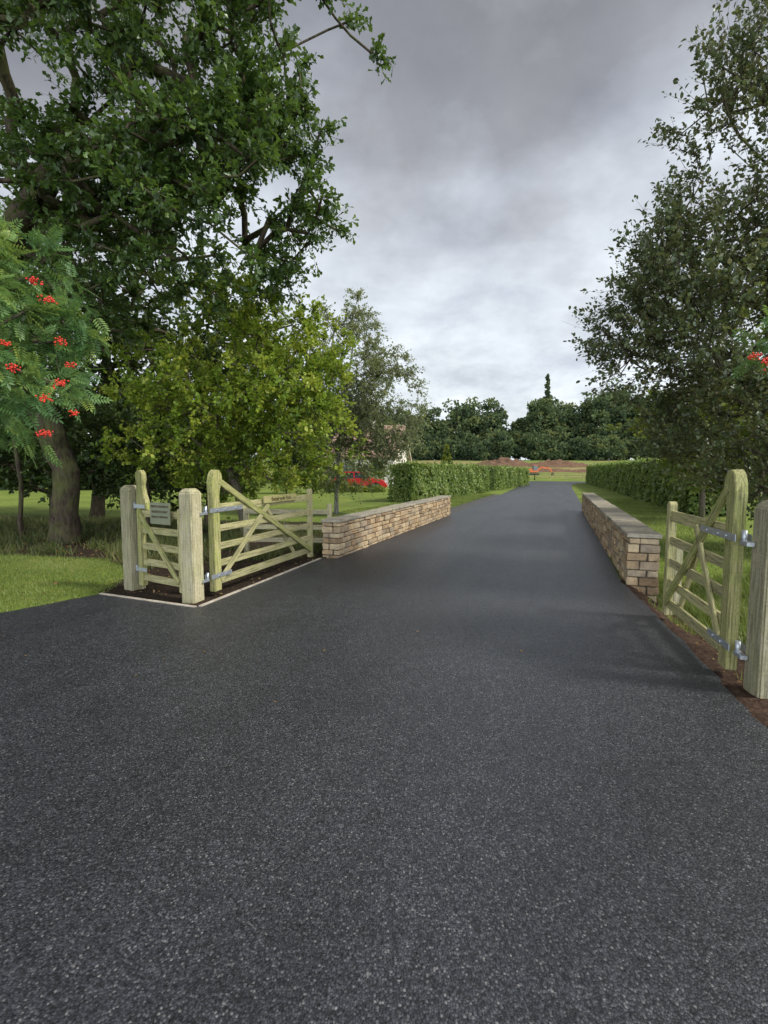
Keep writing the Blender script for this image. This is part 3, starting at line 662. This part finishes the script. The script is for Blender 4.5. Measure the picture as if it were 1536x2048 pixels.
# ------------------------------------------------------------------ distant trees
def far_mass(name,specs,leaf,fs,seed,per=70,ncl=26,low=False):
    R=np.random.default_rng(seed);Ps=[];Rn=[];Sz=[];T0=[];T1=[];TR=[]
    for (x,y,z,h,r,kind) in specs:
        tb=R.uniform(-.14,.25)
        for k in range(ncl):
            if kind=='cone':
                f=((k+R.random())/ncl); zz=z+h*(.10+.9*f); rr=r*(1-f)*.75; a=R.uniform(0,6.28); c=np.array([x+math.cos(a)*rr,y+math.sin(a)*rr,zz]); cr=max(.06*r,r*.30*(1.02-f)); rr3=np.array([cr,cr,max(cr*.55,h/ncl*.9)])
            else:
                d=unit(R.normal(size=3)); c=np.array([x,y,z+h*.50])+d*np.array([r,r,h*.44])*R.uniform(.35,.9)
                cr=r*R.uniform(.18,.38); c[2]=min(c[2],z+h-cr*.6); rr3=np.array([cr,cr,cr*.75])
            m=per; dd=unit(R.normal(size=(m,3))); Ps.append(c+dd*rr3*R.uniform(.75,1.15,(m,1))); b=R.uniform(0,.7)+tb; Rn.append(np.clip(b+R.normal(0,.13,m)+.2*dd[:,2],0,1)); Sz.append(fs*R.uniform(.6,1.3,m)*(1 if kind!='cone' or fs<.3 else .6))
        T0.append([x,y,z-.2]);T1.append([x+R.normal(0,.3),y,z+h*.6]);TR.append(max(.05,r*.05))
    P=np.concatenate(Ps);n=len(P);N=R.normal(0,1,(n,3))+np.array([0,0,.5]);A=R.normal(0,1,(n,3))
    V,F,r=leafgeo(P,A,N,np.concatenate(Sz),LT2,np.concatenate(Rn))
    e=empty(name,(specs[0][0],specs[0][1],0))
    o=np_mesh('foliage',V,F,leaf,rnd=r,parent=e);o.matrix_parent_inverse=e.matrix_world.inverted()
    T0=np.array(T0);T1=np.array(T1);TR=np.array(TR);V,F=tubes(T0,T1,TR,TR*.5,T1-T0,T1-T0,7)
    o=np_mesh('trunks',V,F,BARK,smooth=True,parent=e);o.matrix_parent_inverse=e.matrix_world.inverted()
R=random.Random(4)
prof=[(800,812),(850,803),(890,830),(930,780),(968,790),(1000,850),(1035,835),(1062,800),(1090,778),(1115,785),(1150,795),(1190,772),(1235,762),(1280,778),(1325,770),(1380,760),(1450,765),(1530,760),(755,800),(700,800)]
sp=[]
for (px,py) in prof:
    yy=R.uniform(134,144); top=1.6+(940-py)/1000*yy; x=(px-768)/1000*yy; sp.append((x,yy,3.5,top-3.5,R.uniform(5.2,6.8)if py<828 else 3.2,'r'))
for k in range(22):
    yy=R.uniform(128,133);px=795+k*24+R.uniform(-8,8); sp.append(((px-768)/1000*yy,yy,3.4,R.uniform(5,10),R.uniform(3,4.2),'r'))
for k in range(14):
    sp.append((70+k*7,150+R.uniform(-5,5),4,R.uniform(22,28),7,'r'))
sp.append((44,137,4,23,3.4,'cone'))
far_mass('distant_trees',sp,L_FAR,.75,3,100,50)
sp=[]
for k in range(20): sp.append((-62+k*3.1+R.uniform(-1,1),44+R.uniform(-3,6)+(0 if k<16 else 16),-.5,R.uniform(9,15),R.uniform(3,4.2),'r'))
for k in range(16): sp.append((-62+k*3.3+R.uniform(-1,1),41,-.4,R.uniform(3,5),R.uniform(2,2.8),'r'))
far_mass('woodland_trees',sp,L_DARK,.42,5,80,38)
far_mass('spruce_tree',[(4.3,34.5,0,3.3,1.0,'cone')],L_BUSH,.11,6,60,60)
far_mass('garden_shrubs',[(-4.8,34,0,1.7,1.1,'r'),(-6.5,33.6,0,1.9,1.2,'r'),(-9,34,0,1.9,1.3,'r'),(-3.3,36.3,-.2,1.4,1.0,'r'),(-1.9,36.3,-.25,.75,.7,'r'),(-.6,36.2,-.25,.7,.7,'r'),(-.9,44,0,2.8,1.6,'r'),(-3.6,45,0,3.6,2.0,'r')],L_BUSH,.14,7,70,26)
def heap(name,x,y,rx,ry,h,mat):
    n=44;xs_=np.linspace(-1,1,n);A,B=np.meshgrid(xs_,xs_);r=np.sqrt(A*A+B*B)
    Z=np.clip(1-r,0,1)**.7*h; Z=np.array([[Z[i,j]*(1+1.1*mnoise.noise(Vector((A[i,j]*5+x,B[i,j]*5,0)))) for j in range(n)] for i in range(n)])
    V=np.stack([(A*rx+x).ravel(),(B*ry+y).ravel(),(hgt(A*rx+x,B*ry+y)+Z-.1).ravel()],1);i,j=np.meshgrid(np.arange(n-1),np.arange(n-1));q=(j*n+i).ravel()
    np_mesh(name,V,np.stack([q,q+1,q+n+1,q+n],1),mat,smooth=True)
RED=mk_soil('red_earth',(.08,.045,.03),(.14,.085,.055),(.20,.14,.085))
heap('soil_heap',27,112,7,4,1.3,RED);heap('soil_heap',38,110,8,3,1.2,RED);heap('soil_heap',31,101,9,2,.7,RED);heap('soil_heap',42,100,7,2,.6,RED)
# ------------------------------------------------------------------ house
def house():
    e=empty('white_house',(1.2,43,0)); WALL=simple('render_wall',(.60,.56,.48),.9,.1,0,.06,3); ROOF=simple('roof_tiles',(.26,.17,.13),.85,.15,0,.25,5); GL=simple('window_glass',(.03,.035,.04),.1,.6); FR=simple('verge_board',(.55,.42,.30),.7,.2)
    A=np.array([.9,48.]);B=np.array([2.6,56.]);g=(B-A)/np.linalg.norm(B-A);r=np.array([-g[1],g[0]]);Wd=8.1;Ln=6.5;eh=3.0;rh=6.1
    def W(a,b,z): p=A+g*a+r*b; return (p[0],p[1],z)
    def poly(nm,faces,mat):
        bm=bmesh.new()
        for f in faces: bm.faces.new([bm.verts.new(p) for p in f])
        bmesh.ops.recalc_face_normals(bm,faces=bm.faces[:])
        me=bpy.data.meshes.new(nm);bm.to_mesh(me);bm.free();me.materials.append(mat);o=bpy.data.objects.new(nm,me);link(o,e);o.matrix_parent_inverse=e.matrix_world.inverted();return o
    poly('walls',[[W(0,0,-.1),W(Wd,0,-.1),W(Wd,0,eh),W(Wd/2,0,rh-.1),W(0,0,eh)],[W(0,0,-.1),W(0,Ln,-.1),W(0,Ln,eh),W(0,0,eh)],[W(Wd,0,-.1),W(Wd,Ln,-.1),W(Wd,Ln,eh),W(Wd,0,eh)],[W(0,Ln,-.1),W(Wd,Ln,-.1),W(Wd,Ln,eh),W(Wd/2,Ln,rh-.1),W(0,Ln,eh)]],WALL)
    ro=poly('roof',[[W(-.5,-.35,eh-.3),W(-.5,Ln+.3,eh-.3),W(Wd/2,Ln+.3,rh),W(Wd/2,-.35,rh)],[W(Wd+.5,-.35,eh-.3),W(Wd+.5,Ln+.3,eh-.3),W(Wd/2,Ln+.3,rh),W(Wd/2,-.35,rh)]],ROOF)
    m=ro.modifiers.new('s','SOLIDIFY');m.thickness=.14
    beam('bargeboard_1',W(-.55,-.40,eh-.42),W(Wd/2,-.40,rh-.06),.06,.24,FR,e);beam('bargeboard_2',W(Wd+.55,-.40,eh-.42),W(Wd/2,-.40,rh-.06),.06,.24,FR,e)
    for k,(a,z) in enumerate(((2.2,1.6),(5.6,1.6))):
        beam('gable_window_%d'%k,W(a-.7,-.02,z),W(a+.7,-.02,z),.06,1.3,GL,e,bev=0)
    for k,b in enumerate((1.6,4.4)):
        beam('front_window_%d'%k,W(-.02,b-.6,1.7),W(-.02,b+.6,1.7),.06,1.2,GL,e,bev=0); beam('window_sill_%d'%k,W(-.06,b-.7,1.05),W(-.06,b+.7,1.05),.12,.07,WALL,e)
    beam('chimney',W(Wd/2,3,rh-.5),W(Wd/2,3,rh+.7),.7,.9,WALL,e)
house()
# ------------------------------------------------------------------ red car
def car():
    e=empty('red_car',(-1.9,38,0)); PAINT=simple('red_paint',(.45,.012,.012),.25,.6,0,.03,2);GL=simple('car_glass',(.02,.025,.03),.08,.7);TY=simple('tyre',(.02,.02,.02),.85,.2);RIM=simple('alloy',(.45,.46,.48),.35,.5,.7);LP=simple('lamp',(.7,.7,.68),.2,.6)
    body=[(-2.1,.30),(-2.12,.75),(-2.0,.92),(-1.75,1.0),(-1.35,1.38),(-1.0,1.47),(.0,1.48),(.45,1.38),(1.0,.98),(1.75,.86),(2.05,.72),(2.12,.45),(2.08,.28),(1.72,.26),(1.62,.52),(1.35,.64),(1.08,.52),(.98,.26),(-.98,.26),(-1.08,.52),(-1.35,.64),(-1.62,.52),(-1.72,.26)]
    cab=[(-1.62,.98),(-1.25,1.34),(-.95,1.41),(-.02,1.42),(.40,1.33),(.86,1.0)]
    o=(-1.9,38,0);u=(1,-.05)
    prism('body',body,1.72,o,u,PAINT,e,.05)
    prism('side_windows',cab,1.735,o,u,GL,e,.01)
    uu=Vector((1,-.05,0)).normalized();w=Vector((0,0,1)).cross(uu);O=Vector(o)
    beam('door_pillar',O+uu*-.25+Vector((0,0,.98)),O+uu*-.3+Vector((0,0,1.43)),1.75,.09,PAINT,e,w)
    beam('windscreen',O+uu*.50+Vector((0,0,1.365)),O+uu*.99+Vector((0,0,1.02)),1.45,.03,GL,e,w)
    for a in (-1.35,1.35):
        for sd in (-.78,.78):
            c=O+uu*a+w*sd+Vector((0,0,.33));cyl('wheel',c-w*.1,c+w*.1,.33,TY,e,24);cyl('rim',c-w*.108,c+w*.108,.20,RIM,e,16)
    for sd in (-.62,.62): beam('headlamp',O+uu*2.02+w*(sd-.15)+Vector((0,0,.72)),O+uu*2.02+w*(sd+.15)+Vector((0,0,.72)),.12,.12,LP,e)
    beam('bumper',O+uu*2.1+w*-.8+Vector((0,0,.42)),O+uu*2.1+w*.8+Vector((0,0,.42)),.1,.16,PAINT,e)
car()
def digger():
    x,y=28.0,94.0;z=float(hgt(x,y)); e=empty('orange_excavator',(x,y,z)); OR=simple('orange_paint',(.50,.12,.03),.5,.4);DK=simple('dark_steel',(.03,.03,.03),.7,.3);GL=simple('cab_glass',(.04,.05,.06),.1,.6)
    V3=lambda a,b,c:(x+a,y+b,z+c)
    for b in (-.6,.6): beam('track',V3(-1.0,b,.28),V3(1.0,b,.28),.35,.5,DK,e,bev=.15)
    beam('deck',V3(-1.1,0,.72),V3(.7,0,.72),1.4,.36,OR,e,bev=.08);beam('engine_cover',V3(-1.15,0,1.05),V3(-.3,0,1.05),1.3,.4,OR,e,bev=.1)
    beam('cab',V3(-.25,-.3,1.35),V3(.6,-.3,1.35),.7,.95,GL,e,bev=.08);beam('cab_roof',V3(-.3,-.3,1.86),V3(.68,-.3,1.86),.8,.08,OR,e)
    beam('boom_lower',V3(.6,.3,.8),V3(1.6,.3,1.5),.2,.28,OR,e);beam('boom_upper',V3(1.56,.3,1.5),V3(3.2,.3,1.25),.2,.25,OR,e);beam('dipper',V3(3.15,.3,1.3),V3(3.7,.3,.45),.18,.2,OR,e)
    prism('bucket',[(0,0),(.4,.05),(.45,.35),(.2,.5),(0,.4)],.6,(x+3.5,y+.3,z+.1),(1,0),DK,e,.03)
digger()
# ------------------------------------------------------------------ light
S=Vector((.74,-.20,.74)).normalized()
sun=bpy.data.lights.new('sun','SUN');sun.energy=4.4;sun.angle=math.radians(10);sun.color=(1,.955,.87)
so_=bpy.data.objects.new('sun',sun);link(so_);so_.rotation_euler=S.to_track_quat('Z','Y').to_euler();so_.location=(20,5,20)
W=bpy.data.worlds.new('World');sc.world=W;W.use_nodes=True;t=W.node_tree;t.nodes.clear()
N=t.nodes.new;Lk=t.links.new
out=N('ShaderNodeOutputWorld');sky=N('ShaderNodeTexSky');sky.sky_type='NISHITA';sky.sun_disc=False
sky.sun_elevation=math.asin(S.z);sky.sun_rotation=math.atan2(S.x,S.y)
bg1=N('ShaderNodeBackground');bg1.inputs[1].default_value=.10;Lk(sky.outputs[0],bg1.inputs[0])
tc=N('ShaderNodeTexCoord');sx=N('ShaderNodeSeparateXYZ');Lk(tc.outputs['Generated'],sx.inputs[0])
def M(op,a,b=None,c=None):
    m=N('ShaderNodeMath');m.operation=op
    for k,v in enumerate((a,b,c)):
        if v is None: continue
        if isinstance(v,(int,float)): m.inputs[k].default_value=v
        else: Lk(v,m.inputs[k])
    return m.outputs[0]
zc=M('MAXIMUM',sx.outputs[2],0.0);den=M('ADD',zc,.34)
cb=N('ShaderNodeCombineXYZ');Lk(M('DIVIDE',sx.outputs[0],den),cb.inputs[0]);Lk(M('DIVIDE',sx.outputs[1],den),cb.inputs[1])
def noise(scale,det,ro,dist,off):
    mp=N('ShaderNodeMapping');mp.inputs['Location'].default_value=off;Lk(cb.outputs[0],mp.inputs[0])
    n=N('ShaderNodeTexNoise');n.inputs['Scale'].default_value=scale;n.inputs['Detail'].default_value=det;n.inputs['Roughness'].default_value=ro;n.inputs['Distortion'].default_value=dist;Lk(mp.outputs[0],n.inputs[0]);return n.outputs['Fac']
n1=noise(1.5,7,.52,.0,(5.3,2.2,0));n2=noise(4.2,8,.58,.15,(7,2,1))
e1=M('ADD',zc,M('MULTIPLY',M('SUBTRACT',n1,.5),.95)); e1=M('ADD',e1,M('MULTIPLY',M('SUBTRACT',n2,.5),.38))
r=N('ShaderNodeValToRGB');cr=r.color_ramp
stp=[(0,(.90,.96,1.0)),(.22,(.87,.93,1.0)),(.36,(.78,.83,.90)),(.46,(.53,.555,.61)),(.56,(.355,.365,.40)),(.70,(.27,.272,.300)),(.85,(.33,.335,.37)),(1,(.55,.56,.60))]  # last stops lift the unseen sky overhead to add light
while len(cr.elements)<len(stp): cr.elements.new(.5)
for el,(p,c) in zip(cr.elements,stp): el.position=p;el.color=(*c,1)
Lk(e1,r.inputs[0])
r2=N('ShaderNodeValToRGB');r2.color_ramp.elements[0].position=.32;r2.color_ramp.elements[0].color=(.74,.755,.79,1);r2.color_ramp.elements[1].position=.68;r2.color_ramp.elements[1].color=(1.22,1.22,1.20,1);Lk(n2,r2.inputs[0])
mx=N('ShaderNodeMix');mx.data_type='RGBA';mx.blend_type='MULTIPLY';mx.inputs[0].default_value=1;Lk(r.outputs[0],mx.inputs[6]);Lk(r2.outputs[0],mx.inputs[7])
back_boost=M('MULTIPLY_ADD',M('MAXIMUM',M('MULTIPLY_ADD',sx.outputs[1],-1,.05),0),3.6,1.0)  # unseen sky behind the camera boosted, added fill light for the scene
bg2=N('ShaderNodeBackground');Lk(mx.outputs[2],bg2.inputs[0]);Lk(back_boost,bg2.inputs[1])
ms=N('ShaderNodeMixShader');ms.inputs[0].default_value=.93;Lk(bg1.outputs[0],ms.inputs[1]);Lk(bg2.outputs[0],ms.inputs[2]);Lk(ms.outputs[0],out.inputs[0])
# ------------------------------------------------------------------ camera
cam=bpy.data.cameras.new('camera');cam.sensor_fit='VERTICAL';cam.sensor_height=36;cam.lens=1000/2048*36;cam.clip_start=.05;cam.clip_end=3000
co=bpy.data.objects.new('camera',cam);link(co);co.location=(0,0,1.6);co.rotation_euler=(math.radians(90-4.8),0,0);sc.camera=co
print('POLYS',sum(len(o.data.polygons) for o in bpy.data.objects if o.type=='MESH'))
